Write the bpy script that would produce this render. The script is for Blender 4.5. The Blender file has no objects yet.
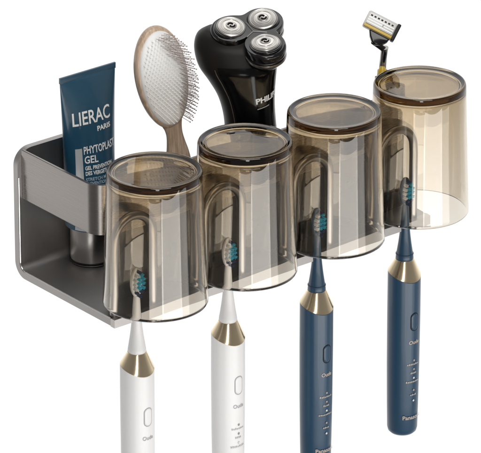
import bpy, bmesh, math, random
from mathutils import Vector, Matrix
random.seed(7)
S = 0.000714            # one design unit in metres (0.714 mm)
scene = bpy.context.scene
R = math.radians

# ------------------------------------------------------------------ camera
A, EL, D = R(39), R(24), 5000
T = Vector((111, 0, -91))
cA, sA, cE, sE = math.cos(A), math.sin(A), math.cos(EL), math.sin(EL)
VR = Vector((cA, -sA, 0)); VF = Vector((sA*cE, cA*cE, -sE)); VU = Vector((sA*sE, cA*sE, cE))
VH = Vector((sA, cA, 0))
cam_d = bpy.data.cameras.new('camera'); cam = bpy.data.objects.new('camera', cam_d)
scene.collection.objects.link(cam); scene.camera = cam
cam.matrix_world = Matrix.Translation((T - VF*D)*S) @ Matrix((VR, VU, -VF)).transposed().to_4x4()
cam_d.sensor_width = 36; cam_d.lens = 36*D/481
cam_d.clip_start = 0.05; cam_d.clip_end = 100

# ------------------------------------------------------------------ studio surroundings (world gradient: white behind, dimmed in front to keep reflections dark)
w = bpy.data.worlds.new('World'); scene.world = w; w.use_nodes = True
nt = w.node_tree; nt.nodes.clear()
tc = nt.nodes.new('ShaderNodeTexCoord')
dp = nt.nodes.new('ShaderNodeVectorMath'); dp.operation = 'DOT_PRODUCT'
dp.inputs[1].default_value = VF
cr = nt.nodes.new('ShaderNodeValToRGB')
cr.color_ramp.elements[0].position = 0.0; cr.color_ramp.elements[0].color = (0.16, 0.155, 0.15, 1)
cr.color_ramp.elements[1].position = 0.90; cr.color_ramp.elements[1].color = (1.0, 1.0, 1.0, 1)
e = cr.color_ramp.elements.new(0.42); e.color = (0.22, 0.215, 0.21, 1)
e = cr.color_ramp.elements.new(0.62); e.color = (0.42, 0.415, 0.41, 1)
mr = nt.nodes.new('ShaderNodeMapRange'); mr.inputs[1].default_value = -1; mr.inputs[2].default_value = 1
bg = nt.nodes.new('ShaderNodeBackground'); bg.inputs[1].default_value = 1.06
wo = nt.nodes.new('ShaderNodeOutputWorld')
nt.links.new(tc.outputs['Generated'], dp.inputs[0]); nt.links.new(dp.outputs['Value'], mr.inputs[0])
nt.links.new(mr.outputs[0], cr.inputs[0]); nt.links.new(cr.outputs[0], bg.inputs[0]); nt.links.new(bg.outputs[0], wo.inputs[0])

def softbox(name, az, el, dist, wx, wy, L):
    """az: degrees to the right of the camera seen from the objects, el: up; L radiance"""
    a = A + math.pi - R(az)      # direction from the objects, measured like A (0 = +Y, clockwise)
    d = Vector((math.sin(a)*math.cos(R(el)), math.cos(a)*math.cos(R(el)), math.sin(R(el))))
    l = bpy.data.lights.new(name, 'AREA'); l.shape = 'RECTANGLE'; l.size = wx; l.size_y = wy
    l.energy = L*math.pi*wx*wy; l.color = (1, 0.985, 0.965)
    o = bpy.data.objects.new(name, l); scene.collection.objects.link(o)
    c = T*S
    o.location = c + d*dist
    o.rotation_euler = (c - o.location).to_track_quat('-Z', 'Y').to_euler()
    return o
softbox('front_softbox', 1.5, -21, 2.25, 1.12, 0.75, 2.9)
softbox('key_softbox', 35.5, -21, 2.2, 1.68, 0.75, 4.6)
softbox('side_softbox', 66, -21, 2.2, 0.75, 0.75, 2.0)
softbox('left_softbox', -100, -16, 2.2, 0.9, 0.9, 0.85)
softbox('collar_strip', 6, 20, 2.4, 0.32, 1.0, 6.0)
softbox('rear_top_softbox', 175, 58, 2.0, 1.1, 1.1, 1.4)
softbox('top_softbox', 20, 58, 1.8, 1.0, 1.0, 4.2)

scene.view_settings.view_transform = 'Standard'; scene.view_settings.look = 'None'
scene.view_settings.exposure = 0; scene.view_settings.gamma = 1
scene.render.engine = 'CYCLES'
cy = scene.cycles
cy.max_bounces = 28; cy.transmission_bounces = 24; cy.glossy_bounces = 8; cy.diffuse_bounces = 3; cy.volume_bounces = 0
cy.transparent_max_bounces = 16; cy.caustics_refractive = True; cy.caustics_reflective = True; cy.blur_glossy = 0.3

# ------------------------------------------------------------------ materials
def mat(name, col, rough=0.5, metal=0.0, coat=0.0, bump=0.0, bscale=200, var=0.0, vscale=(30, 30, 30), ior=1.5, rvar=0.0, coat_r=0.05, emit=None):
    m = bpy.data.materials.new(name); m.use_nodes = True
    n = m.node_tree; b = n.nodes['Principled BSDF']
    b.inputs['Base Color'].default_value = (*col, 1); b.inputs['Roughness'].default_value = rough
    b.inputs['Metallic'].default_value = metal; b.inputs['IOR'].default_value = ior
    b.inputs['Coat Weight'].default_value = coat; b.inputs['Coat Roughness'].default_value = coat_r
    t = n.nodes.new('ShaderNodeTexCoord'); mp = n.nodes.new('ShaderNodeMapping')
    mp.inputs['Scale'].default_value = vscale
    n.links.new(t.outputs['Object'], mp.inputs[0])
    nz = n.nodes.new('ShaderNodeTexNoise'); nz.inputs['Scale'].default_value = 10; nz.inputs['Detail'].default_value = 4
    n.links.new(mp.outputs[0], nz.inputs['Vector'])
    if var:
        mx = n.nodes.new('ShaderNodeMix'); mx.data_type = 'RGBA'
        mx.inputs[6].default_value = (*[c*(1-var) for c in col], 1); mx.inputs[7].default_value = (*[min(1, c*(1+var)) for c in col], 1)
        n.links.new(nz.outputs['Fac'], mx.inputs[0]); n.links.new(mx.outputs[2], b.inputs['Base Color'])
    if rvar:
        q = n.nodes.new('ShaderNodeMapRange'); q.inputs[3].default_value = max(0, rough-rvar); q.inputs[4].default_value = rough+rvar
        n.links.new(nz.outputs['Fac'], q.inputs[0]); n.links.new(q.outputs[0], b.inputs['Roughness'])
    if bump:
        z2 = n.nodes.new('ShaderNodeTexNoise'); z2.inputs['Scale'].default_value = bscale; z2.inputs['Detail'].default_value = 3
        n.links.new(mp.outputs[0], z2.inputs['Vector'])
        bp = n.nodes.new('ShaderNodeBump'); bp.inputs['Strength'].default_value = bump; bp.inputs['Distance'].default_value = 0.0004
        n.links.new(z2.outputs['Fac'], bp.inputs['Height']); n.links.new(bp.outputs[0], b.inputs['Normal'])
    return m

M = {}
M['gunmetal'] = mat('brushed_gunmetal', (0.255, 0.238, 0.226), 0.28, 1.0, bump=0.008, bscale=60, var=0.05, vscale=(4, 4, 120), rvar=0.05)
M['gunmetal_lip'] = mat('satin_lip_metal', (0.52, 0.50, 0.485), 0.38, 0.85, var=0.05)
M['shelf_metal'] = mat('shelf_satin_metal', (0.42, 0.405, 0.395), 0.46, 1.0, bump=0.05, bscale=60, var=0.05, vscale=(120, 4, 4), rvar=0.05)  # same metal as the band, lightened to offset shade on the shelf
M['band_shade'] = mat('band_shade_brown', (0.020, 0.015, 0.012), 0.22, ior=1.45, var=0.1)  # near-black sheet: the shade under the guard band put into colour
M['rim_highlight'] = mat('rim_highlight_metal', (0.80, 0.79, 0.78), 0.18, 1.0)  # bright metal for the added highlight line on the left rim
M['arch'] = mat('arch_metal', (0.34, 0.325, 0.31), 0.34, 1.0)
M['white'] = mat('white_plastic', (0.90, 0.90, 0.90), 0.35, coat=0.15, var=0.01)
M['blue'] = mat('blue_plastic', (0.014, 0.056, 0.110), 0.34, coat=0.15, var=0.03)
M['gold'] = mat('champagne_gold', (0.90, 0.75, 0.52), 0.2, 1.0)
M['bwhite'] = mat('bristle_white', (0.92, 0.94, 0.95), 0.5)
M['teal'] = mat('bristle_teal', (0.03, 0.60, 0.82), 0.45)
M['navy_b'] = mat('bristle_navy', (0.012, 0.04, 0.16), 0.45)
M['tube'] = mat('tube_laminate', (0.015, 0.078, 0.14), 0.30, coat=0.3, bump=0.06, bscale=8, var=0.04)
M['silver'] = mat('brushed_silver', (0.50, 0.48, 0.46), 0.27, 1.0, bump=0.03, bscale=60, vscale=(4, 4, 120))
M['stripe'] = mat('silver_print', (0.62, 0.65, 0.68), 0.4, 0.3)
M['print'] = mat('white_print', (0.95, 0.96, 0.96), 0.5)
M['print_dim'] = mat('grey_print', (0.42, 0.52, 0.60), 0.5)
M['print_tan'] = mat('tan_print', (0.55, 0.47, 0.40), 0.5)
M['print_grey'] = mat('light_grey_print', (0.45, 0.45, 0.46), 0.5)
M['black_gloss'] = mat('gloss_black', (0.006, 0.006, 0.007), 0.12, coat=0.15)
M['black_soft'] = mat('soft_black', (0.012, 0.010, 0.009), 0.38, ior=1.3)
M['black_rub'] = mat('rubber_black', (0.012, 0.012, 0.012), 0.5, bump=0.2, bscale=120)
M['steel'] = mat('shaver_steel', (0.60, 0.585, 0.56), 0.3, 1.0)
M['steel_d'] = mat('dark_steel', (0.30, 0.29, 0.28), 0.28, 1.0)
M['yellow'] = mat('yellow_plastic', (0.75, 0.50, 0.04), 0.35, coat=0.2)
M['pad'] = mat('pad_rubber', (0.93, 0.93, 0.92), 0.55, bump=0.1, bscale=40)
M['pin'] = mat('pin_metal', (0.40, 0.33, 0.30), 0.35, 0.3)
M['pinball'] = mat('pin_tip', (0.32, 0.22, 0.18), 0.4)
M['cart'] = mat('cartridge_grey', (0.62, 0.62, 0.60), 0.35, 0.2)
M['tan'] = mat('tan_grip', (0.50, 0.33, 0.16), 0.4)

# wood with stretched grain
m = bpy.data.materials.new('beech_wood'); m.use_nodes = True; n = m.node_tree; b = n.nodes['Principled BSDF']
t = n.nodes.new('ShaderNodeTexCoord'); mp = n.nodes.new('ShaderNodeMapping'); mp.inputs['Scale'].default_value = (500, 500, 40)
mp.inputs['Rotation'].default_value = (0, R(-14), 0)
nz = n.nodes.new('ShaderNodeTexNoise'); nz.inputs['Scale'].default_value = 1.2; nz.inputs['Detail'].default_value = 6; nz.inputs['Distortion'].default_value = 0.6
c = n.nodes.new('ShaderNodeValToRGB'); c.color_ramp.elements[0].color = (0.46, 0.33, 0.225, 1); c.color_ramp.elements[1].color = (0.70, 0.53, 0.40, 1)
c.color_ramp.elements[0].position = 0.35; c.color_ramp.elements[1].position = 0.65
n.links.new(t.outputs['Object'], mp.inputs[0]); n.links.new(mp.outputs[0], nz.inputs['Vector']); n.links.new(nz.outputs['Fac'], c.inputs[0]); n.links.new(c.outputs[0], b.inputs['Base Color'])
b.inputs['Roughness'].default_value = 0.4; b.inputs['Coat Weight'].default_value = 0.3; M['wood'] = m

# smoky amber glass: clear boundary, tint comes from absorption inside the wall
m = bpy.data.materials.new('smoky_glass'); m.use_nodes = True; n = m.node_tree; n.nodes.clear()
g = n.nodes.new('ShaderNodeBsdfPrincipled'); o = n.nodes.new('ShaderNodeOutputMaterial'); va = n.nodes.new('ShaderNodeVolumeAbsorption')
g.inputs['Base Color'].default_value = (0.80, 0.73, 0.63, 1); g.inputs['Transmission Weight'].default_value = 1; g.inputs['Roughness'].default_value = 0.0
g.inputs['IOR'].default_value = 1.6; g.inputs['Coat Weight'].default_value = 0.0; g.inputs['Coat IOR'].default_value = 1.6; g.inputs['Coat Roughness'].default_value = 0.01
va.inputs['Color'].default_value = (0.55, 0.40, 0.12, 1); va.inputs['Density'].default_value = 75
tcn = n.nodes.new('ShaderNodeTexCoord'); sp = n.nodes.new('ShaderNodeSeparateXYZ'); mpr = n.nodes.new('ShaderNodeMapRange'); rp = n.nodes.new('ShaderNodeValToRGB')
mpr.inputs[1].default_value = -139*S; mpr.inputs[2].default_value = 0        # the tint fades from the closed end to the open end
n.links.new(tcn.outputs['Object'], sp.inputs[0]); n.links.new(sp.outputs['Z'], mpr.inputs[0]); n.links.new(mpr.outputs[0], rp.inputs[0])
rp.color_ramp.elements[0].color = (0.87, 0.83, 0.765, 1); rp.color_ramp.elements[1].color = (0.69, 0.61, 0.485, 1)
_e = rp.color_ramp.elements.new(0.55); _e.color = (0.78, 0.72, 0.63, 1)
n.links.new(rp.outputs[0], g.inputs['Base Color'])
n.links.new(g.outputs[0], o.inputs['Surface']); n.links.new(va.outputs[0], o.inputs['Volume']); M['glass'] = m

# ------------------------------------------------------------------ mesh helpers (all in design units)
def fin(name, bm, m, parent=None, smooth=True, recalc=True, angle=None):
    if recalc: bmesh.ops.recalc_face_normals(bm, faces=bm.faces)
    me = bpy.data.meshes.new(name)
    for v in bm.verts: v.co *= S
    if smooth:
        for f in bm.faces: f.smooth = True
        ang = R(angle or 40)
        for ed in bm.edges:
            if len(ed.link_faces) == 2 and ed.calc_face_angle(0) > ang: ed.smooth = False
    bm.to_mesh(me); bm.free()
    me.materials.append(m)
    o = bpy.data.objects.new(name, me); scene.collection.objects.link(o)
    if parent: o.parent = parent
    return o
def empty(name, loc, label, cat, group=None):
    o = bpy.data.objects.new(name, None); scene.collection.objects.link(o)
    o.location = Vector(loc)*S; o.empty_display_size = 0.01
    o['label'] = label; o['category'] = cat
    if group: o['group'] = group
    return o
def lathe(bm, prof, seg=64, mtx=None, zfun=None, close=False):
    rings = []
    for i, (r, z) in enumerate(prof):
        if r < 1e-6:
            rings.append([bm.verts.new((0, 0, z))]); continue
        ring = []
        for k in range(seg):
            a = 2*math.pi*k/seg
            ring.append(bm.verts.new((r*math.cos(a), r*math.sin(a), zfun(i, a, z) if zfun else z)))
        rings.append(ring)
    vs = [v for q in rings for v in q]
    pairs = list(zip(rings[:-1], rings[1:]))
    if close: pairs.append((rings[-1], rings[0]))
    for p, q in pairs:
        if len(p) == 1 and len(q) == 1: continue
        for k in range(seg):
            k2 = (k+1) % seg
            if len(p) == 1: bm.faces.new((p[0], q[k], q[k2]))
            elif len(q) == 1: bm.faces.new((p[k], p[k2], q[0]))
            else: bm.faces.new((p[k], p[k2], q[k2], q[k]))
    if mtx: bmesh.ops.transform(bm, matrix=mtx, verts=vs)
    return vs
def sweep(bm, path, rad, seg=16, cap=True, closed=False, flat=1.0, up=Vector((0, 1, 0))):
    path = [Vector(p) for p in path]; n_ = len(path); rings = []
    for i, p in enumerate(path):
        if closed: t_ = path[(i+1) % n_] - path[i-1]
        else: t_ = path[min(i+1, n_-1)] - path[max(i-1, 0)]
        t_.normalize(); s_ = t_.cross(up)
        if s_.length < 1e-4: s_ = t_.cross(Vector((1, 0, 0)))
        s_.normalize(); b_ = s_.cross(t_)
        r_ = rad(i/(n_-1)) if callable(rad) else rad
        rx, ry = r_ if isinstance(r_, tuple) else (r_, r_*flat)
        rings.append([bm.verts.new(p + s_*rx*math.cos(2*math.pi*k/seg) + b_*ry*math.sin(2*math.pi*k/seg)) for k in range(seg)])
    pr = list(zip(rings[:-1], rings[1:]))
    if closed: pr.append((rings[-1], rings[0]))
    for p, q in pr:
        for k in range(seg):
            k2 = (k+1) % seg; bm.faces.new((p[k], p[k2], q[k2], q[k]))
    if cap and not closed:
        bm.faces.new(rings[0][::-1]); bm.faces.new(rings[-1])
    return rings
def prism(bm, pts, to3, d0, d1, bev=0):
    """closed outline pts (2-D) swept between depths d0 and d1; to3(u,v,d) -> 3-D"""
    a = [bm.verts.new(to3(u, v, d0)) for u, v in pts]; b_ = [bm.verts.new(to3(u, v, d1)) for u, v in pts]
    n_ = len(pts)
    f1 = bm.faces.new(a[::-1]); f2 = bm.faces.new(b_)
    for k in range(n_): bm.faces.new((a[k], a[(k+1) % n_], b_[(k+1) % n_], b_[k]))
    if bev:
        eds = list(f1.edges)+list(f2.edges)
        bmesh.ops.bevel(bm, geom=eds, offset=bev, segments=3, profile=0.5, affect='EDGES', clamp_overlap=True)
def catmull(pts, n_=8):
    pts = [Vector(p) for p in pts]; out = []
    for i in range(len(pts)-1):
        p0 = pts[max(i-1, 0)]; p1 = pts[i]; p2 = pts[i+1]; p3 = pts[min(i+2, len(pts)-1)]
        for k in range(n_):
            t_ = k/n_
            out.append(0.5*((2*p1)+(p2-p0)*t_+(2*p0-5*p1+4*p2-p3)*t_*t_+(3*p1-p0-3*p2+p3)*t_**3))
    out.append(pts[-1]); return out
def arc(cx, cy_, r, a0, a1, n_=8):
    return [(cx+r*math.cos(R(a0+(a1-a0)*k/n_)), cy_+r*math.sin(R(a0+(a1-a0)*k/n_))) for k in range(n_+1)]
def text_mesh(body, size, place, bold=0.0, subdiv=True, space=1.0, width=None):
    """flat lettering; place(u, v) -> 3-D point in design units"""
    cu = bpy.data.curves.new('t', 'FONT'); cu.body = body; cu.size = size; cu.align_x = 'LEFT'; cu.offset = bold; cu.space_character = space
    cu.resolution_u = 3
    ob = bpy.data.objects.new('t', cu); scene.collection.objects.link(ob)
    dg = bpy.context.evaluated_depsgraph_get(); dg.update()
    me = bpy.data.meshes.new_from_object(ob.evaluated_get(dg))
    bm = bmesh.new(); bm.from_mesh(me)
    bpy.data.objects.remove(ob); bpy.data.curves.remove(cu); bpy.data.meshes.remove(me)
    k = 1.0
    if width and bm.verts:
        mxx = max(v.co.x for v in bm.verts); k = width/mxx
    if subdiv:
        bmesh.ops.subdivide_edges(bm, edges=[e_ for e_ in bm.edges if e_.calc_length() > size*0.12], cuts=2, use_grid_fill=False)
        bmesh.ops.triangulate(bm, faces=bm.faces)
    for v in bm.verts: v.co = Vector(place(v.co.x*k, v.co.y))
    return bm

# ------------------------------------------------------------------ RACK
XL, XR, YB, YF = -64, 347, 143, -14
ZT, ZF = -7, -137            # top of the compartment, top face of the floor
rack = empty('bathroom_rack', ((XL+XR)/2, YF, ZF), 'brushed gunmetal rack with an open compartment at its left end, carrying all the other items', 'rack')
ro = Vector(((XL+XR)/2, YF, ZF))
def RK(x, y, z): return Vector((x, y, z)) - ro
# floor and back in one bent sheet, 7 thick; the back is tall behind the left compartment and low behind the cups
def z_top(x):
    if x < XL+18: return ZT - (18-math.sqrt(max(0, 18**2-(18-(x-XL))**2)))
    t_ = min(max((x-34)/26, 0), 1)
    return ZT + (-84-ZT)*(t_*t_*(3-2*t_))
xs = [XL+18-18*math.cos(R(90*k/10)) for k in range(11)] + [-25, 0, 20, 34] + [34+26*k/10 for k in range(1, 11)] + [100, 180, 260, XR]
out = [(YF, ZF-7)] + [(y, ZF-7) for y in (40, 90)] + arc(YB-16, ZF-7+16, 16, -90, 0, 10) + [(YB, None, k/6) for k in range(1, 7)]
inn = [(YB-7, None, k/6) for k in range(6, 0, -1)] + arc(YB-16, ZF-7+16, 9, 0, -90, 10) + [(y, ZF) for y in (90, 40)] + [(YF, ZF)]
prof = out + inn
bm = bmesh.new(); cols = []
for x in xs:
    zt0 = z_top(x); col_ = []
    for p in prof:
        z = p[1] if p[1] is not None else (-128 + (zt0+128)*p[2])
        col_.append(bm.verts.new(RK(x, p[0], z)))
    cols.append(col_)
for p, q in zip(cols[:-1], cols[1:]):
    for k in range(len(prof)): bm.faces.new((p[k], p[(k+1) % len(prof)], q[(k+1) % len(prof)], q[k]))
no = len(prof)
for c_ in (cols[0], cols[-1]):
    for k in range(no//2-1):
        a_, b_, c2, d_ = c_[k], c_[k+1], c_[no-2-k], c_[no-1-k]
        if b_ is c2: continue
        bm.faces.new((a_, b_, c2, d_))
sharp = [e_ for e_ in bm.edges if len(e_.link_faces) == 2 and e_.calc_face_angle(0) > R(60)]
bmesh.ops.recalc_face_normals(bm, faces=bm.faces)
bmesh.ops.bevel(bm, geom=sharp, offset=0.9, segments=2, profile=0.5, affect='EDGES', clamp_overlap=True)
fin('shelf', bm, M['shelf_metal'], rack, angle=30)
# added bright line drawing the highlight along the inner side of the left rim
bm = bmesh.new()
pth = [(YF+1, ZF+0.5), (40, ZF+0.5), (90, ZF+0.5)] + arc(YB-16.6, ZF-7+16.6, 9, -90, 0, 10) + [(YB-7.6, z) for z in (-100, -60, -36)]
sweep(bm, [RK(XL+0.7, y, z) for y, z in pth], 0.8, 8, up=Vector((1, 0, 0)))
fin('edge_highlight', bm, M['rim_highlight'], rack)
# guard band: side wall, rounded front corner, front wall along the whole rack, return at the right end
bm = bmesh.new()
BYF = 12; rc = 17; th = 3
def bandpath(o_):
    x0, x1, y0 = XL+5+o_, XR-5-o_, BYF+o_
    r_ = rc-o_
    return [(x0, YB-7.3)] + arc(x0+r_, y0+r_, r_, 180, 270, 10) + arc(x1-r_, y0+r_, r_, 270, 360, 10) + [(x1, 62)]
op, ip = bandpath(0), bandpath(th)
prism(bm, op+ip[::-1], lambda u, v, d: RK(u, v, d), -60, ZT, bev=0.8)
fin('guard_band', bm, M['gunmetal'], rack, angle=30)
# added dark sheet standing in for the shade under the band, behind the cups
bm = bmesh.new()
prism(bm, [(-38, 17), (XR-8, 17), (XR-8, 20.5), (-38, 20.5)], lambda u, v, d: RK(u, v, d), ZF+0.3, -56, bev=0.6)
fin('shade_panel', bm, M['band_shade'], rack, angle=30)
# struts that carry the band above the floor at the right end
bm = bmesh.new()
prism(bm, [(XR-6, 48), (XR, 48), (XR, 62), (XR-6, 62)], lambda u, v, d: RK(u, v, d), ZF+0.2, ZT-2, bev=1)
fin('end_post', bm, M['gunmetal'], rack, angle=30)
CX = [-31, 82, 196, 308.5]
BX = [-36, 79.5, 195, 312.5]
# front lip with a notch and two prongs per brush
bm = bmesh.new()
zl0, zl1 = ZF-7.6, ZF+1.2
out = [(XL-0.2, YF-3.2)]
for bx in BX:
    out += [(bx-6.0, YF-3.2), (bx-5.1, YF-2.5)] + arc(bx, YF-1.9+0.0, 5.0, 180, 180, 1)[:1] + [(bx+4.6*math.cos(R(a)), YF-2.2+4.6*math.sin(R(a))) for a in range(160, 19, -20)] + [(bx+5.1, YF-2.5), (bx+6.0, YF-3.2)]
out += [(XR-1, YF-3.2)]
for (a, b_) in ((zl0, zl1),):
    prism(bm, [(x, y) for x, y in out] + [(XR-1, YF+0.0+3.2), (XL-0.2, YF+3.2)], lambda u, v, d: RK(u, v-2.9, d), a, b_, bev=0)
fin('front_lip', bm, M['gunmetal_lip'], rack, angle=30)
# arches the cups hang over
for cx in CX:
    bm = bmesh.new()
    hw, zt = 24, -34
    p = [(-hw, 0, ZF-1)] + [(-hw, 0, z) for z in (-120, -100, -80, -66)]
    p += [(hw*0.98*math.cos(R(a)), 0, zt-24+24*math.sin(R(a))) for a in range(180, -1, -12)]
    p += [(hw, 0, z) for z in (-66, -80, -100, -120)] + [(hw, 0, ZF-1)]
    sweep(bm, [RK(cx-2+q[0], -10+q[1], q[2]) for q in p], 4.5, 20)
    fin('cup_arch', bm, M['arch'], rack)

# ------------------------------------------------------------------ CUPS
def cup_mesh():
    bm = bmesh.new()
    prof = [(0, -0.9), (38, -0.9), (42.0, -0.8), (43.4, -0.3), (44.6, 0), (45.8, -0.35), (46.6, -1.4), (47.0, -3.5),
            (48.2, -40), (49.6, -80), (51, -118), (51.9, -136), (52, -138.2), (51.3, -139.6), (50.2, -139.8), (49.6, -138.6), (49.3, -136),
            (48.4, -118), (47.0, -80), (45.5, -45), (44.6, -15), (43.8, -11.0), (42, -9.2), (37, -8.6), (0, -8.3)]
    lathe(bm, prof, 160)
    return bm
c0 = None
cup_labels = ['upturned smoky glass cup nearest the blue tube, in front of the open compartment',
              'upturned smoky glass cup directly in front of the black electric shaver',
              'upturned smoky glass cup between the one before the shaver and the one before the razor',
              'upturned smoky glass cup at the far right end with the razor rising behind it']
for i, cx in enumerate(CX):
    if c0 is None:
        o = fin('glass_cup', cup_mesh(), M['glass'], None, angle=60); c0 = o
    else:
        o = c0.copy(); scene.collection.objects.link(o)
    o.location = Vector((cx, -43, (24.0, 24.4, 26.5, 27.5)[i]))*S
    o['label'] = cup_labels[i]; o['category'] = 'cup'; o['group'] = 'smoky glass cups hanging upside down along the rack'

# ------------------------------------------------------------------ TOOTHBRUSHES (origin at the top of the collar; front is -Y)
def brush(name, hue, loc, label):
    root = empty(name, loc, label, 'toothbrush', 'electric toothbrushes hanging from the rack lip')
    body = M['white'] if hue == 'white' else M['blue']
    RB, L = 17.1, 198
    zb = lambda a: -16.5 - 4.5*math.sin(-a) + 1.2*math.cos(2*a)        # front (-Y) dips lower
    # body
    bm = bmesh.new()
    prof = [(RB-0.7, 0.6), (RB-0.1, 0), (RB, -1.5), (RB+0.1, -60), (RB-0.2, -120), (RB-0.8, -L+34), (RB-1.3, -L+7), (RB-2.2, -L+3.2), (RB-4.5, -L+0.8), (RB-8, -L), (0, -L)]
    def zf(i, a, z): return (zb(a)+z) if i <= 2 else z
    lathe(bm, prof, 72, zfun=zf); fin('handle', bm, body, root)
    # gold collar
    bm = bmesh.new()
    prof2 = [(8.0, 0.4), (9.4, 0), (10.0, -1.0), (RB-0.9, 0.86), (RB+0.05, 0.97), (RB-0.6, 1.0)]
    def zf2(i, a, z): return z if i < 3 else (-1.0 + (zb(a)+1.0)*z)
    lathe(bm, prof2, 72, zfun=zf2); fin('collar', bm, M['gold'], root)
    # brush head stem
    bm = bmesh.new()
    lathe(bm, [(0, -2), (9.1, 0.2), (9.3, 1.5), (9.0, 4), (8.4, 7.5), (7.7, 12), (6.8, 18), (5.8, 26), (4.9, 35), (4.3, 44), (3.9, 52), (3.5, 57), (3.0, 61)], 40)
    fin('stem', bm, body, root)
    if hue == 'blue':
      bm = bmesh.new()
      lathe(bm, [(8.4, 5.0), (9.4, 5.3), (9.2, 6.2), (8.3, 6.6)], 40, close=True); fin('ring', bm, body, root)
    # head: oval paddle
    bm = bmesh.new()
    hz = 75
    def ring_pts(k, dy): return [((6.6*k)*math.cos(2*math.pi*j/40), dy, hz+(16*k)*math.sin(2*math.pi*j/40)) for j in range(40)]
    ly = [(0.3, 4.4), (0.75, 3.8), (0.94, 2.6), (1, 0.8), (1.0, -0.8), (0.95, -1.8), (0.86, -2.2)]
    rings = [[bm.verts.new(p) for p in ring_pts(k, y)] for k, y in ly]
    for p, q in zip(rings[:-1], rings[1:]):
        for j in range(40): bm.faces.new((p[j], p[(j+1) % 40], q[(j+1) % 40], q[j]))
    bm.faces.new(rings[0]); bm.faces.new(rings[-1][::-1])
    hd = fin('head', bm, body, root)
    # tufts
    rows = [(-12.5, (0,)), (-9, (-3, 3)), (-4.6, (-4.6, 0, 4.6)), (0, (-4.8, 0, 4.8)), (4.6, (-4.6, 0, 4.6)), (9, (-3.2, 3.2)), (12.8, (0,))]
    for ri, (dz, xs) in enumerate(rows):
        for x in xs:
            bm = bmesh.new()
            hgt = 6.2 if ri in (0, 6) else (5.0 if ri % 2 else 5.6)
            for s_ in range(9):
                a = s_*2.4; rr = 0.55*math.sqrt(s_)
                px, pz = x+rr*math.cos(a), hz+dz+rr*math.sin(a)
                jx, jz = random.uniform(-.25, .25), random.uniform(-.25, .25)
                sweep(bm, [(px, -2.0, pz), (px+jx, -2-hgt+0.4, pz+jz), (px+jx, -2-hgt, pz+jz)], lambda t_: 0.36 if t_ < .9 else 0.2, 6, up=Vector((0, 0, 1)))
            edge = ri in (0, 6)
            m_ = M['navy_b'] if edge or (ri == 1) else (M['teal'] if (x > 2 or x == 0) else M['bwhite'])
            fin('bristle_tuft', bm, m_, root)
    # button on the front
    def surf(u, v, off=0.25, rad=RB+0.1):
        a = u/rad
        return (math.sin(a)*(rad+off), -math.cos(a)*(rad+off), v)
    bm = bmesh.new()
    hh, hwid = 9.5, 4.2
    stad = arc(0, -50+hh-hwid, hwid, 0, 180, 10) + arc(0, -50-hh+hwid, hwid, 180, 360, 10)
    def stad_ring(k, off):
        return [bm.verts.new(surf(u*k, -66+(v+50)*(1-(1-k)*hwid/hh), off)) for u, v in stad]
    rr = [stad_ring(1.0, -0.3), stad_ring(0.97, 0.45), stad_ring(0.86, 0.8), stad_ring(0.5, 0.75)]
    for p, q in zip(rr[:-1], rr[1:]):
        for j in range(len(p)): bm.faces.new((p[j], p[(j+1) % len(p)], q[(j+1) % len(p)], q[j]))
    bm.faces.new(rr[-1]); fin('button', bm, body, root)
    bm = bmesh.new()
    path = [surf(u*1.10, -66+(v+50)*1.05, 0.05) for u, v in stad]
    sweep(bm, path, 0.42, 6, closed=True, up=Vector((0, 0, 1)) if False else Vector((0.1, 1, 0.05)))
    fin('button_outline', bm, M['print_grey'] if hue == 'white' else M['black_soft'], root)
    pm = M['print_grey'] if hue == 'white' else M['print_tan']
    def word(s, size, wd, z, bold=0.0):
        bm_ = text_mesh(s, size, lambda u, v: surf(u-wd/2, z+v, 0.22), width=wd, bold=bold)
        fin('lettering', bm_, pm, root, smooth=False, recalc=False)
    word('Oude', 5.8, 13, -91, 0.12)
    word('Panasonic', 6.2, 24.5, -177, 0.1)
    # mode icons and their rules
    bm = bmesh.new()
    for zc, wd in ((-115, 16), (-125, 8), (-135, 18), (-150, 8)):
        n_ = int(wd/1.9)
        for j in range(n_):
            u0 = -wd/2 + j*1.9; h_ = random.uniform(1.1, 2.0)
            q = [(u0, zc), (u0+1.2, zc), (u0+1.2, zc+h_), (u0, zc+h_)]
            bm.faces.new([bm.verts.new(surf(u, v, 0.22)) for u, v in q])
    fin('mode_marks', bm, pm, root, smooth=False, recalc=False)
    for zc in (-110, -120, -130, -144, -156):
        bm = bmesh.new()
        lathe(bm, [(0, 0), (1.1, 0), (1.25, -.2)], 12)
        for v in bm.verts: v.co = Vector(surf(v.co.x, zc+v.co.y, 0.3+v.co.z))
        fin('indicator_light', bm, M['print'] if zc in (-156, -130) else pm, root, recalc=False)
    return root
ZB = [-177.8, -178, -177.8, -176.3]
lab = ['white electric toothbrush with gold collar hanging under the cup nearest the blue tube',
       'white electric toothbrush with gold collar hanging under the second cup from the blue tube',
       'blue electric toothbrush with gold collar cut off at the bottom, beside the white ones',
       'blue electric toothbrush with gold collar at the far right, its rounded end in full view']
for i in range(4):
    rb = brush('electric_toothbrush', 'white' if i < 2 else 'blue', (BX[i], -19, ZB[i]), lab[i])

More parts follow.
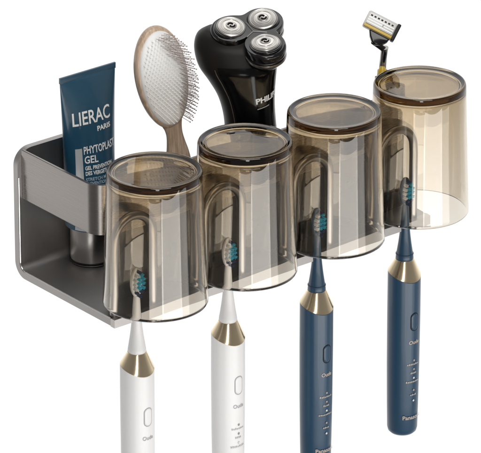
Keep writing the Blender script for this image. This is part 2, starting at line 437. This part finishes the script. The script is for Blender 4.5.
# ------------------------------------------------------------------ TUBE standing on its cap
tx, ty = 8, 112
tube = empty('cosmetic_tube', (tx, ty, ZF), 'dark blue squeeze tube of gel standing on its silver cap in the rack compartment', 'tube')
bm = bmesh.new()
lathe(bm, [(0, 0.2), (19.2, 0.2), (20.6, 0.8), (20.9, 2.5), (20.9, 38), (20.3, 40), (16, 41)], 64); fin('cap', bm, M['silver'], tube)
bm = bmesh.new()
lathe(bm, [(21.0, 1.6), (21.7, 1.9), (21.7, 3.6), (21.0, 3.9)], 64, close=True); fin('cap_ring', bm, M['black_soft'], tube)
z0, z1 = 41, 202
def tube_sec(t_):
    """half-width along X and half-thickness along Y at height fraction t"""
    e_ = t_**1.15
    return 26.0+(34.6-26.0)*e_, 25*(1-t_)**0.75+1.2
NT = 96
def tube_top(x): return z1 + 0.02*x
bm = bmesh.new(); rings = []
for i in range(0, 49):
    t_ = i/48; wx_, wy_ = tube_sec(t_); z = z0+(z1-z0)*t_
    ring = []
    for k in range(NT):
        a = 2*math.pi*k/NT
        pw = 1.0
        x = wx_*math.cos(a); y = wy_*math.sin(a)
        # soft dents where the film folds
        y *= 1 - 0.10*math.exp(-((x+12)/7)**2)*math.sin(math.pi*min(1, t_*1.2))*(1 if a > math.pi else 0)
        ring.append(bm.verts.new((x-1.6*t_, y, z)))
    rings.append(ring)
for p, q in zip(rings[:-1], rings[1:]):
    for k in range(NT): bm.faces.new((p[k], p[(k+1) % NT], q[(k+1) % NT], q[k]))
bm.faces.new(rings[-1])
lathe_v = bm.verts.new((0, 0, z0))
for k in range(NT): bm.faces.new((rings[0][(k+1) % NT], rings[0][k], lathe_v))
fin('tube_body', bm, M['tube'], tube, angle=70)
# crimp seam
bm = bmesh.new()
prism(bm, [(-36.2, 0), (33.0, 0), (33.1, 6.0), (-36.1, 6.0)], lambda u, v, d: Vector((u, d, z1-2+v)), -1.3, 1.3, bev=0.4)
fin('crimp', bm, M['tube'], tube, angle=30)
def tsurf(u, v, off=0.35):
    """front surface of the tube, u along X (from centre), v height above the cap foot"""
    t_ = min(max((v-z0)/(z1-z0), 0), 1); wx_, wy_ = tube_sec(t_)
    x = min(max(u+1.6*t_, -wx_*0.995), wx_*0.995)
    y = wy_*math.sqrt(max(0, 1-(x/wx_)**2))
    y *= 1 - 0.10*math.exp(-((x+12)/7)**2)*math.sin(math.pi*min(1, t_*1.2))
    nx = x/wx_**2; ny = -y/wy_**2 if wy_ > 0 else -1
    l_ = math.hypot(nx, ny) or 1
    return (u+off*nx/l_, -y-off*abs(ny)/l_, v)
def tword(s, size, u0, v0, wd, m_=M['print'], bold=0.0):
    fin('lettering', text_mesh(s, size, lambda u, v: tsurf(u0+u, v0+v), width=wd, bold=bold), m_, tube, smooth=False, recalc=False)
tword('LIERAC', 19.5, -27, 154, 46, bold=0.25)
tword('PARIS', 7, 0, 144.5, 18, bold=0.2)
tword('PHYTOPLAST', 11, -17, 123.5, 39, bold=0.2)
tword('GEL', 10.5, -16.7, 113.5, 14.5, bold=0.2)
tword('GEL PREVENTION', 5.6, -16.5, 106.6, 32, bold=0.16)
tword('DES VERGETURES', 5.6, -16.5, 101, 32, bold=0.16)
tword('STRETCH MARK', 4.6, -16.5, 95, 30, M['print_dim'], 0.1)
tword('PREVENTION GEL', 4.6, -16.5, 90.5, 30, M['print_dim'], 0.1)
bm = bmesh.new()
for r_ in range(9):                      # fine print block
    u = -16.5
    while u < 14:
        l_ = random.uniform(1.2, 3.4); zc = 84-r_*4.2
        bm.faces.new([bm.verts.new(tsurf(a, b_)) for a, b_ in ((u, zc), (u+l_, zc), (u+l_, zc+2), (u, zc+2))]); u += l_+0.9
fin('fine_print', bm, M['print_dim'], tube, smooth=False, recalc=False)
bm = bmesh.new()
col = []
for j in range(21):
    v = 42+j*(130-42)/20; col.append([bm.verts.new(tsurf(u, v, 0.3)) for u in (-25.0, -22.8, -20.6, -18.4)])
for p, q in zip(col[:-1], col[1:]):
    for k in range(3): bm.faces.new((p[k], p[k+1], q[k+1], q[k]))
fin('silver_stripe', bm, M['stripe'], tube)

# ------------------------------------------------------------------ HAIRBRUSH (faces -Y, leaning in the X-Z plane)
hb = empty('hairbrush', (110, 60, ZF), 'wooden oval hairbrush with white cushion and metal pins, standing behind the cups', 'hairbrush')
ho = Vector((110, 60, ZF))
cX, cZ = 59.0, 64.5                     # centre of the oval
tl = R(14.3)
def HB(u, v, d):                         # u across, v along the handle upward, d toward the viewer (-Y)
    return Vector((cX+u*math.cos(tl)-v*math.sin(tl), 60-d, cZ+u*math.sin(tl)+v*math.cos(tl))) - ho
def egg(k=1.0, ax=33.5, az=58.5, n_=72):
    out = []
    for j in range(n_):
        a = 2*math.pi*j/n_; v = math.sin(a)
        out.append((ax*k*math.cos(a)*(1+0.06*v), az*k*v - (1-k)*0))
    return out
# rounded oval paddle running into a flared handle
bm = bmesh.new(); rings = []
for k, d_ in ((0.80, -5.0), (0.90, -5.0), (0.955, -4.3), (0.985, -2.9), (1.0, -0.8), (1.0, 1.2), (0.99, 2.9), (0.965, 4.1), (0.93, 4.6), (0.80, 4.6)):
    rings.append([bm.verts.new(HB(u, v, d_)) for u, v in egg(k, 30.0, 58.3)])
for p, q in zip(rings[:-1], rings[1:]):
    for j in range(72): bm.faces.new((p[j], p[(j+1) % 72], q[(j+1) % 72], q[j]))
bm.faces.new(rings[0]); bm.faces.new(rings[-1])
hp = [(-38, 15, 3.2), (-46, 14.5, 3.8), (-53, 12.5, 4.2), (-60, 10.3, 4.6), (-68, 9.6, 5.2), (-78, 11.0, 6.0), (-90, 13.6, 6.8), (-105, 15.2, 7.2), (-130, 15.2, 7.4), (-160, 14, 7.2), (-185, 12, 6.6), (-197, 9, 5.4), (-203, 4, 3)]
hpz = catmull([Vector(h_) for h_ in hp], 4)
sweep(bm, [HB(-7*min(1, max(0, (-h_.x-55)/75))**1.2*(1+max(0, (-h_.x-130)/60)), h_.x, 0) for h_ in hpz], lambda t_: (hpz[round(t_*(len(hpz)-1))].y, hpz[round(t_*(len(hpz)-1))].z), 28)
fin('wooden_frame', bm, M['wood'], hb, angle=45)
# cushion dome
bm = bmesh.new(); rings = []
def pad_h(k): return 4.4+7.5*math.sqrt(max(0, 1-k**2.4))
for k in (1.0, 0.985, 0.95, 0.88, 0.78, 0.64, 0.48, 0.3, 0.14):
    rings.append([bm.verts.new(HB(u, v, pad_h(k))) for u, v in egg(k, 27.8, 54.0)])
for p, q in zip(rings[:-1], rings[1:]):
    for j in range(72): bm.faces.new((p[j], p[(j+1) % 72], q[(j+1) % 72], q[j]))
bm.faces.new(rings[-1])
bot = [bm.verts.new(HB(u, v, 3.0)) for u, v in egg(1.0, 27.8, 54.0)]
for j in range(72): bm.faces.new((bot[j], bot[(j+1) % 72], rings[0][(j+1) % 72], rings[0][j]))
fin('cushion', bm, M['pad'], hb)
# long pins round the right-hand edge, short white nubs over the rest of the cushion
def pin_geo(bm, u, v, k, out_):
    h0 = pad_h(k)-0.5
    a = HB(u, v, h0); b_ = HB(u*(1+out_), v*(1+out_*0.45), h0+13.5)
    sweep(bm, [a, a.lerp(b_, 0.5), b_], 0.26, 6, up=Vector((0, 0, 1)))
    return b_
pins = []
v = -50; row = 0
while v <= 50:
    u = -6 + (1.9 if row % 2 else 0)
    while u <= 30:
        uu, vv = u+random.uniform(-.4, .4), v+random.uniform(-.4, .4)
        k = math.hypot(uu/27.8, vv/54.0)
        if 0.52 < k < 0.96 and uu > 5-max(0, v-25)*0.3: pins.append((uu, vv, k))
        u += 3.5
    v += 2.8; row += 1
pins.sort(key=lambda p: -p[2])
for i, (u, v, k) in enumerate(pins[:100]):
    bm = bmesh.new(); b_ = pin_geo(bm, u, v, k, 0.12+random.uniform(-.02, .02))
    bmesh.ops.create_uvsphere(bm, u_segments=8, v_segments=6, radius=0.7, matrix=Matrix.Translation(b_))
    fin('bristle_pin', bm, M['pin'], hb)
bm = bmesh.new()
for (u, v, k) in pins[100:]:
    b_ = pin_geo(bm, u, v, k, 0.12)
    bmesh.ops.create_uvsphere(bm, u_segments=8, v_segments=6, radius=0.7, matrix=Matrix.Translation(b_))
o = fin('bristle_pins', bm, M['pin'], hb); o['kind'] = 'stuff'
bm = bmesh.new(); v = -52; row = 0
while v <= 52:
    u = -29 + (1.9 if row % 2 else 0)
    while u <= 29:
        k = math.hypot(u/27.8, v/54.0)
        if k < 0.93 and not (k > 0.6 and u > 2):
            h0 = pad_h(k)
            a = HB(u, v, h0-0.4); b_ = HB(u*1.03, v*1.01, h0+3.0)
            sweep(bm, [a, a.lerp(b_, .6), b_], lambda t_: 0.85-0.45*t_, 6, up=Vector((0, 0, 1)))
        u += 3.8
    v += 3.3; row += 1
o = fin('cushion_nubs', bm, M['pad'], hb); o['kind'] = 'stuff'

# ------------------------------------------------------------------ SHAVER (local frame: r = right of its face, h = away, z up)
sx, sy = 182, 72
shv = empty('electric_shaver', (sx, sy, ZF), 'glossy black electric shaver with three round steel heads standing behind the cups', 'shaver')
so = Vector((sx, sy, ZF))
def SV(r_, h_, z_): return VR*r_ + VH*h_ + Vector((0, 0, z_))
# body sections: (z, left, right, depth centre, half depth)
secs = [(0, -19, 21, 0, 15), (4, -23, 25, 0, 19), (30, -25, 26, 0, 21), (70, -25.5, 26, 0, 22), (105, -26, 26, 0, 22), (120, -26.5, 25, 0, 22), (135, -29, 24, 0, 23),
        (150, -34, 24, 1, 24), (165, -43, 25, 3, 26), (178, -52, 26, 5, 28), (190, -56, 25, 8, 28), (200, -56.5, 20, 11, 26), (208, -53, 12, 15, 20), (213, -44, 4, 18, 12)]
bm = bmesh.new(); rings = []
N = 64
def cm(vals, t_):
    i = min(int(t_), len(vals)-2); f_ = t_-i
    g_ = lambda j: vals[min(max(j, 0), len(vals)-1)]
    out = []
    for a, b_, c_, d_ in zip(g_(i-1), g_(i), g_(i+1), g_(i+2)):
        out.append(0.5*((2*b_)+(c_-a)*f_+(2*a-5*b_+4*c_-d_)*f_*f_+(d_+3*b_-3*c_-a)*f_**3))
    return out
def body_ring(t_, grow=0.0):
    z, l_, r_, hc, hd_ = cm(secs, t_)
    c_ = (l_+r_)/2; hw_ = (r_-l_)/2+grow; hd2 = hd_+grow
    pts = []
    for k in range(N):
        a = 2*math.pi*k/N
        ca, sa = math.cos(a), math.sin(a); e_ = 0.82
        pts.append(SV(c_+hw_*math.copysign(abs(ca)**e_, ca), hc+hd2*math.copysign(abs(sa)**e_, sa), z))
    return pts
steps = (len(secs)-1)*4
for i in range(steps+1):
    rings.append([bm.verts.new(p) for p in body_ring(i/4)])
for p, q in zip(rings[:-1], rings[1:]):
    for j in range(N): bm.faces.new((p[j], p[(j+1) % N], q[(j+1) % N], q[j]))
bm.faces.new(rings[0][::-1]); bm.faces.new(rings[-1])
fin('body', bm, M['black_soft'], shv)
# glossy front shell over the right-hand front of the body
bm = bmesh.new(); rings = []
for i in range(4, 39):
    pts = body_ring(i/4, 1.0)
    t_ = (i-4)/34
    j0 = int(37+8*math.sin(math.pi*min(1,t_*1.0))*0 + (3 if t_ > .75 else 0)); j1 = 64
    rings.append([bm.verts.new(pts[(42 + round((62-42)*q/16)) % N]) for q in range(17)] if False else [bm.verts.new(pts[j % N]) for j in range(44, 66)])
for p, q in zip(rings[:-1], rings[1:]):
    for j in range(len(p)-1): bm.faces.new((p[j], p[j+1], q[j+1], q[j]))
r_ = bmesh.ops.solidify(bm, geom=bm.faces[:], thickness=0.8)
fin('front_shell', bm, M['black_gloss'], shv, angle=50)
# seam line on the left side of the shell
bm = bmesh.new()
path = []
for i in range(0, 41):
    t_ = 3+i*(9.3-3)/40
    pts = body_ring(t_, 0.6); path.append(pts[43] if True else None)
sweep(bm, path, 0.55, 6); fin('seam_trim', bm, M['steel_d'], shv)
# head plane
beta = R(18)
e1 = (VR*math.cos(R(-7)) + (VH*math.cos(beta)+Vector((0, 0, math.sin(beta))))*math.sin(R(-7))).normalized()
e2u = (VH*math.cos(beta)+Vector((0, 0, math.sin(beta))))
nrm = VR.cross(e2u).normalized()
if nrm.z < 0: nrm = -nrm
e2 = nrm.cross(e1).normalized()
hc = Vector((3.0, 0, 0))
H0 = SV(3.0, 2, 215)                     # centre of the head's top plane
def HD(u, v, d): return H0 + e1*u + e2*v + nrm*d
discs = [(-23, 2.5), (7.5, 19), (14.5, -18)]
def trefoil(k_, n_=108, rad=21.0):
    out = []
    for j in range(n_):
        a = 2*math.pi*j/n_; dx, dy = math.cos(a), math.sin(a)
        best = 0; acc = 0
        for (u, v) in discs:
            u, v = u*k_, v*k_
            bq = u*dx+v*dy; cq = u*u+v*v-(rad*k_)**2; disc_ = bq*bq-cq
            val = bq+math.sqrt(disc_) if disc_ > 0 else 0
            acc += max(val, 0)**4
        out.append((dx*acc**(1/4), dy*acc**(1/4)))
    return out
tre = trefoil(1.0)
def tre_stack(name, layers, m_):
    bm = bmesh.new(); rg = []
    for k_, d_ in layers: rg.append([bm.verts.new(HD(u*k_, v*k_, d_)) for u, v in tre])
    for p, q in zip(rg[:-1], rg[1:]):
        for j in range(len(p)): bm.faces.new((p[j], p[(j+1) % len(p)], q[(j+1) % len(p)], q[j]))
    bm.faces.new(rg[0]); bm.faces.new(rg[-1][::-1])
    return fin(name, bm, m_, shv, angle=50)
tre_stack('head', [(0.90, -0.4), (0.955, -0.3), (0.985, -1.4), (1.0, -3.5), (1.0, -8), (0.985, -11.0), (0.96, -12)], M['black_gloss'])
tre_stack('head_trim', [(0.97, -12.1), (1.0, -12.4), (1.01, -13.8), (1.0, -15.4), (0.96, -15.8)], M['steel_d'])
tre_stack('head_base', [(0.95, -15.9), (0.95, -17), (0.88, -22), (0.76, -28), (0.66, -36), (0.6, -50)], M['black_gloss'])
for (u, v) in discs:
    mt = Matrix((e1, e2, nrm)).transposed().to_4x4(); mt.translation = HD(u, v, 0)
    tilt = Matrix.Rotation(R(6), 4, Vector((v, -u, 0)).normalized())
    mm = mt @ tilt
    bm = bmesh.new(); lathe(bm, [(0, -1.5), (16.9, -1.5), (16.9, -0.1), (16.3, 0.7), (14.9, 0.9)], 56, mm); ringo = fin('disc_seat', bm, M['black_gloss'], shv)
    bm = bmesh.new()
    lathe(bm, [(0, 1.0), (14.7, 0.8), (14.9, 1.5), (14.5, 2.1), (13.4, 2.6), (13.1, 2.4), (12.6, 2.4), (12.3, 2.9), (9.3, 3.3), (9.0, 2.9), (8.4, 2.9), (8.1, 3.4), (5.6, 3.6), (5.3, 3.2), (0, 3.2)], 64, mm)
    dsk = fin('shaving_disc', bm, M['steel'], shv, angle=25)
    bm = bmesh.new()
    lathe(bm, [(0, 3.0), (5.2, 3.0), (5.2, 3.75), (4.7, 4.0), (0, 4.05)], 32, mm); fin('hub', bm, M['steel'], dsk, angle=30)
    bm = bmesh.new()                   # two dark curved slots in the hub
    for s_ in (0, 180):
        ptsA = [Vector((2.5*math.cos(R(a+s_)+0.3)+(0.9 if s_ else -0.9), 2.5*math.sin(R(a+s_)+0.3), 4.2)) for a in range(20, 171, 15)]
        sweep(bm, [mm @ p for p in ptsA], 0.95, 8)
    fin('slot', bm, M['black_soft'], dsk)
    bm = bmesh.new()                   # fine radial slits
    for j in range(48):
        a = 2*math.pi*j/48
        for (r0, r1) in ((9.4, 12.1),):
            c_, s_ = math.cos(a), math.sin(a); w_ = 0.16
            q = [(r0*c_-w_*s_, r0*s_+w_*c_), (r0*c_+w_*s_, r0*s_-w_*c_), (r1*c_+w_*s_, r1*s_-w_*c_), (r1*c_-w_*s_, r1*s_+w_*c_)]
            bm.faces.new([bm.verts.new(mm @ Vector((x, y, 3.42))) for x, y in q])
    fin('slits', bm, M['steel_d'], dsk, smooth=False)
# dark grooves between the discs
bm = bmesh.new()
for a in (120, 240-30, 0-2):
    pass
for i in range(3):
    (u0, v0), (u1, v1) = discs[i], discs[(i+1) % 3]
    mu, mv = (u0+u1)/2, (v0+v1)/2
    sweep(bm, [HD(0, 0, -0.35), HD(mu*0.8, mv*0.8, -0.35), HD(mu*1.25, mv*1.25, -0.6)], 0.7, 8)
fin('groove', bm, M['steel_d'], shv)
# lettering on the front shell, on the right-hand side
zt_ = 143
def body_pt(ang, z, off):
    lo, hi = 0, len(secs)-1.001
    for _ in range(30):
        mid = (lo+hi)/2
        if cm(secs, mid)[0] < z: lo = mid
        else: hi = mid
    _, l_, r2, hc_, hd_ = cm(secs, lo); c_ = (l_+r2)/2; hw_ = (r2-l_)/2+1.2+off; hd2 = hd_+1.2+off
    ca, sa = math.cos(ang), math.sin(ang); e_ = 0.82
    return SV(c_+hw_*math.copysign(abs(ca)**e_, ca), hc_+hd2*math.copysign(abs(sa)**e_, sa), z)
def sword(s, size, a0, a1, z, m_, bold=0.2, name='lettering'):
    bm_ = text_mesh(s, size, lambda u, v: body_pt(R(a0+(a1-a0)*u), z+v+(u*5.5), 0.5), width=1.0, bold=bold)
    fin(name, bm_, m_, shv, smooth=False, recalc=False)
sword('PHILIPS', 7.8, -75, -14, 146, M['print'], 0.3)
bm = bmesh.new()
q = [body_pt(R(-73+3*k), 140+k*0.3, 0.5) for k in range(11)]
q2 = [body_pt(R(-73+3*k), 141+k*0.3, 0.5) for k in range(11)]
A_ = [bm.verts.new(p) for p in q]; B_ = [bm.verts.new(p) for p in q2]
for k in range(10): bm.faces.new((A_[k], A_[k+1], B_[k+1], B_[k]))
fin('printed_line', bm, M['print_grey'], shv, recalc=False)

# ------------------------------------------------------------------ RAZOR
rz = empty('safety_razor', (345, 37, ZF), 'disposable razor with yellow grip leaning behind the rightmost cup', 'razor')
zo = Vector((345, 37, ZF))
def RZ(x, z, y=37): return Vector((x, y, z)) - zo
path = catmull([RZ(329.5, 35, 36), RZ(330.5, 22, 39), RZ(328.5, 8, 38), RZ(328, -12), RZ(333, -65), RZ(337, -112), RZ(339.8, -134.0)], 8)
bm = bmesh.new(); sweep(bm, path[:17], lambda t_: (4.2-0.6*math.sin(math.pi*t_), 3.4), 20); fin('neck', bm, M['steel_d'], rz)
bm = bmesh.new(); sweep(bm, path[15:], lambda t_: (5.2+1.6*math.sin(math.pi*min(t_*1.2, 1)), 5.0), 20); fin('handle', bm, M['tan'], rz)
bm = bmesh.new(); sweep(bm, [p+Vector((-2.8, -2.6, -2)) for p in path[11:21]], lambda t_: 4.6*math.sin(math.pi*(0.15+0.7*t_)), 16); fin('grip', bm, M['yellow'], rz)
bm = bmesh.new(); sweep(bm, [p+Vector((-1.5, -3.0, 0)) for p in path[1:11]], lambda t_: 2.3*math.sin(math.pi*(0.2+0.65*t_)), 12); fin('front_inlay', bm, M['black_gloss'], rz)
# head: faces the viewer side, rolled clockwise
ang = R(-27)
fu = (VR*math.cos(ang) + VU*math.sin(ang)).normalized()
nn = (-VF*0.95 + Vector((0, 0, 0.35)) + VR*-0.12); nn = (nn - fu*nn.dot(fu)).normalized()
fv = nn.cross(fu).normalized()
RC = RZ(325.5, 60.0)
def RHD(u, v, d): return RC + fu*u + fv*v + nn*d
rr_ = lambda hw_, hh_, r_: arc(hw_-r_, hh_-r_, r_, 0, 90, 4)+arc(-hw_+r_, hh_-r_, r_, 90, 180, 4)+arc(-hw_+r_, -hh_+r_, r_, 180, 270, 4)+arc(hw_-r_, -hh_+r_, r_, 270, 360, 4)
bm = bmesh.new(); prism(bm, rr_(17.5, 9.0, 2), RHD, -6, 1.0, bev=0.8); cart = fin('cartridge', bm, M['cart'], rz, angle=30)
bm = bmesh.new(); prism(bm, [(u-1, v+1.2) for u, v in rr_(15.2, 6.4, 1.2)], RHD, 0.5, 2.2, bev=0.5); fin('blade_guard', bm, M['cart'], cart, angle=30)
bm = bmesh.new(); prism(bm, [(u-1, v-7.2) for u, v in rr_(15.6, 1.5, 0.8)], RHD, 0.5, 2.9, bev=0.5); fin('lubricating_strip', bm, M['yellow'], cart, angle=30)
bm = bmesh.new(); prism(bm, [(u+16.4, v) for u, v in rr_(1.9, 9.4, 1.2)], RHD, -6.6, 2.6, bev=0.6); fin('end_cap', bm, M['black_soft'], cart, angle=30)
for k in range(7):
    bm = bmesh.new(); prism(bm, [(u*1.0-13.2+k*3.9, v+4.6) for u, v in rr_(1.1, 0.8, 0.3)], RHD, 2.0, 2.45); fin('slot', bm, M['black_soft'], cart, smooth=False)
for k in range(3):
    bm = bmesh.new(); prism(bm, [(u-1, v+2.0-2.6*k) for u, v in rr_(14.2, 0.25, 0.1)], RHD, 2.0, 2.6); fin('blade', bm, M['steel'], cart, smooth=False)
bm = bmesh.new(); prism(bm, [(u-0.5, v) for u, v in ((1.5, 0.4), (3, 1.2), (2.6, -1.4), (1.6, -1.0))], RHD, 2.1, 2.7); fin('emblem', bm, M['print_grey'], cart, smooth=False)
bm = bmesh.new()
prism(bm, [(-10, -7.5), (14, -7.5), (13, -13), (8.5, -18.5), (3.0, -20.5), (-1, -19.5), (-5.5, -15)], RHD, -7.5, -1.0, bev=1.4)
fin('yoke', bm, M['black_gloss'], rz, angle=35)
bm = bmesh.new()
sweep(bm, catmull([RHD(0, -18, -4), RZ(329, 33, 37), path[3]], 5), (3.0, 2.6), 14); fin('pivot', bm, M['black_soft'], rz)
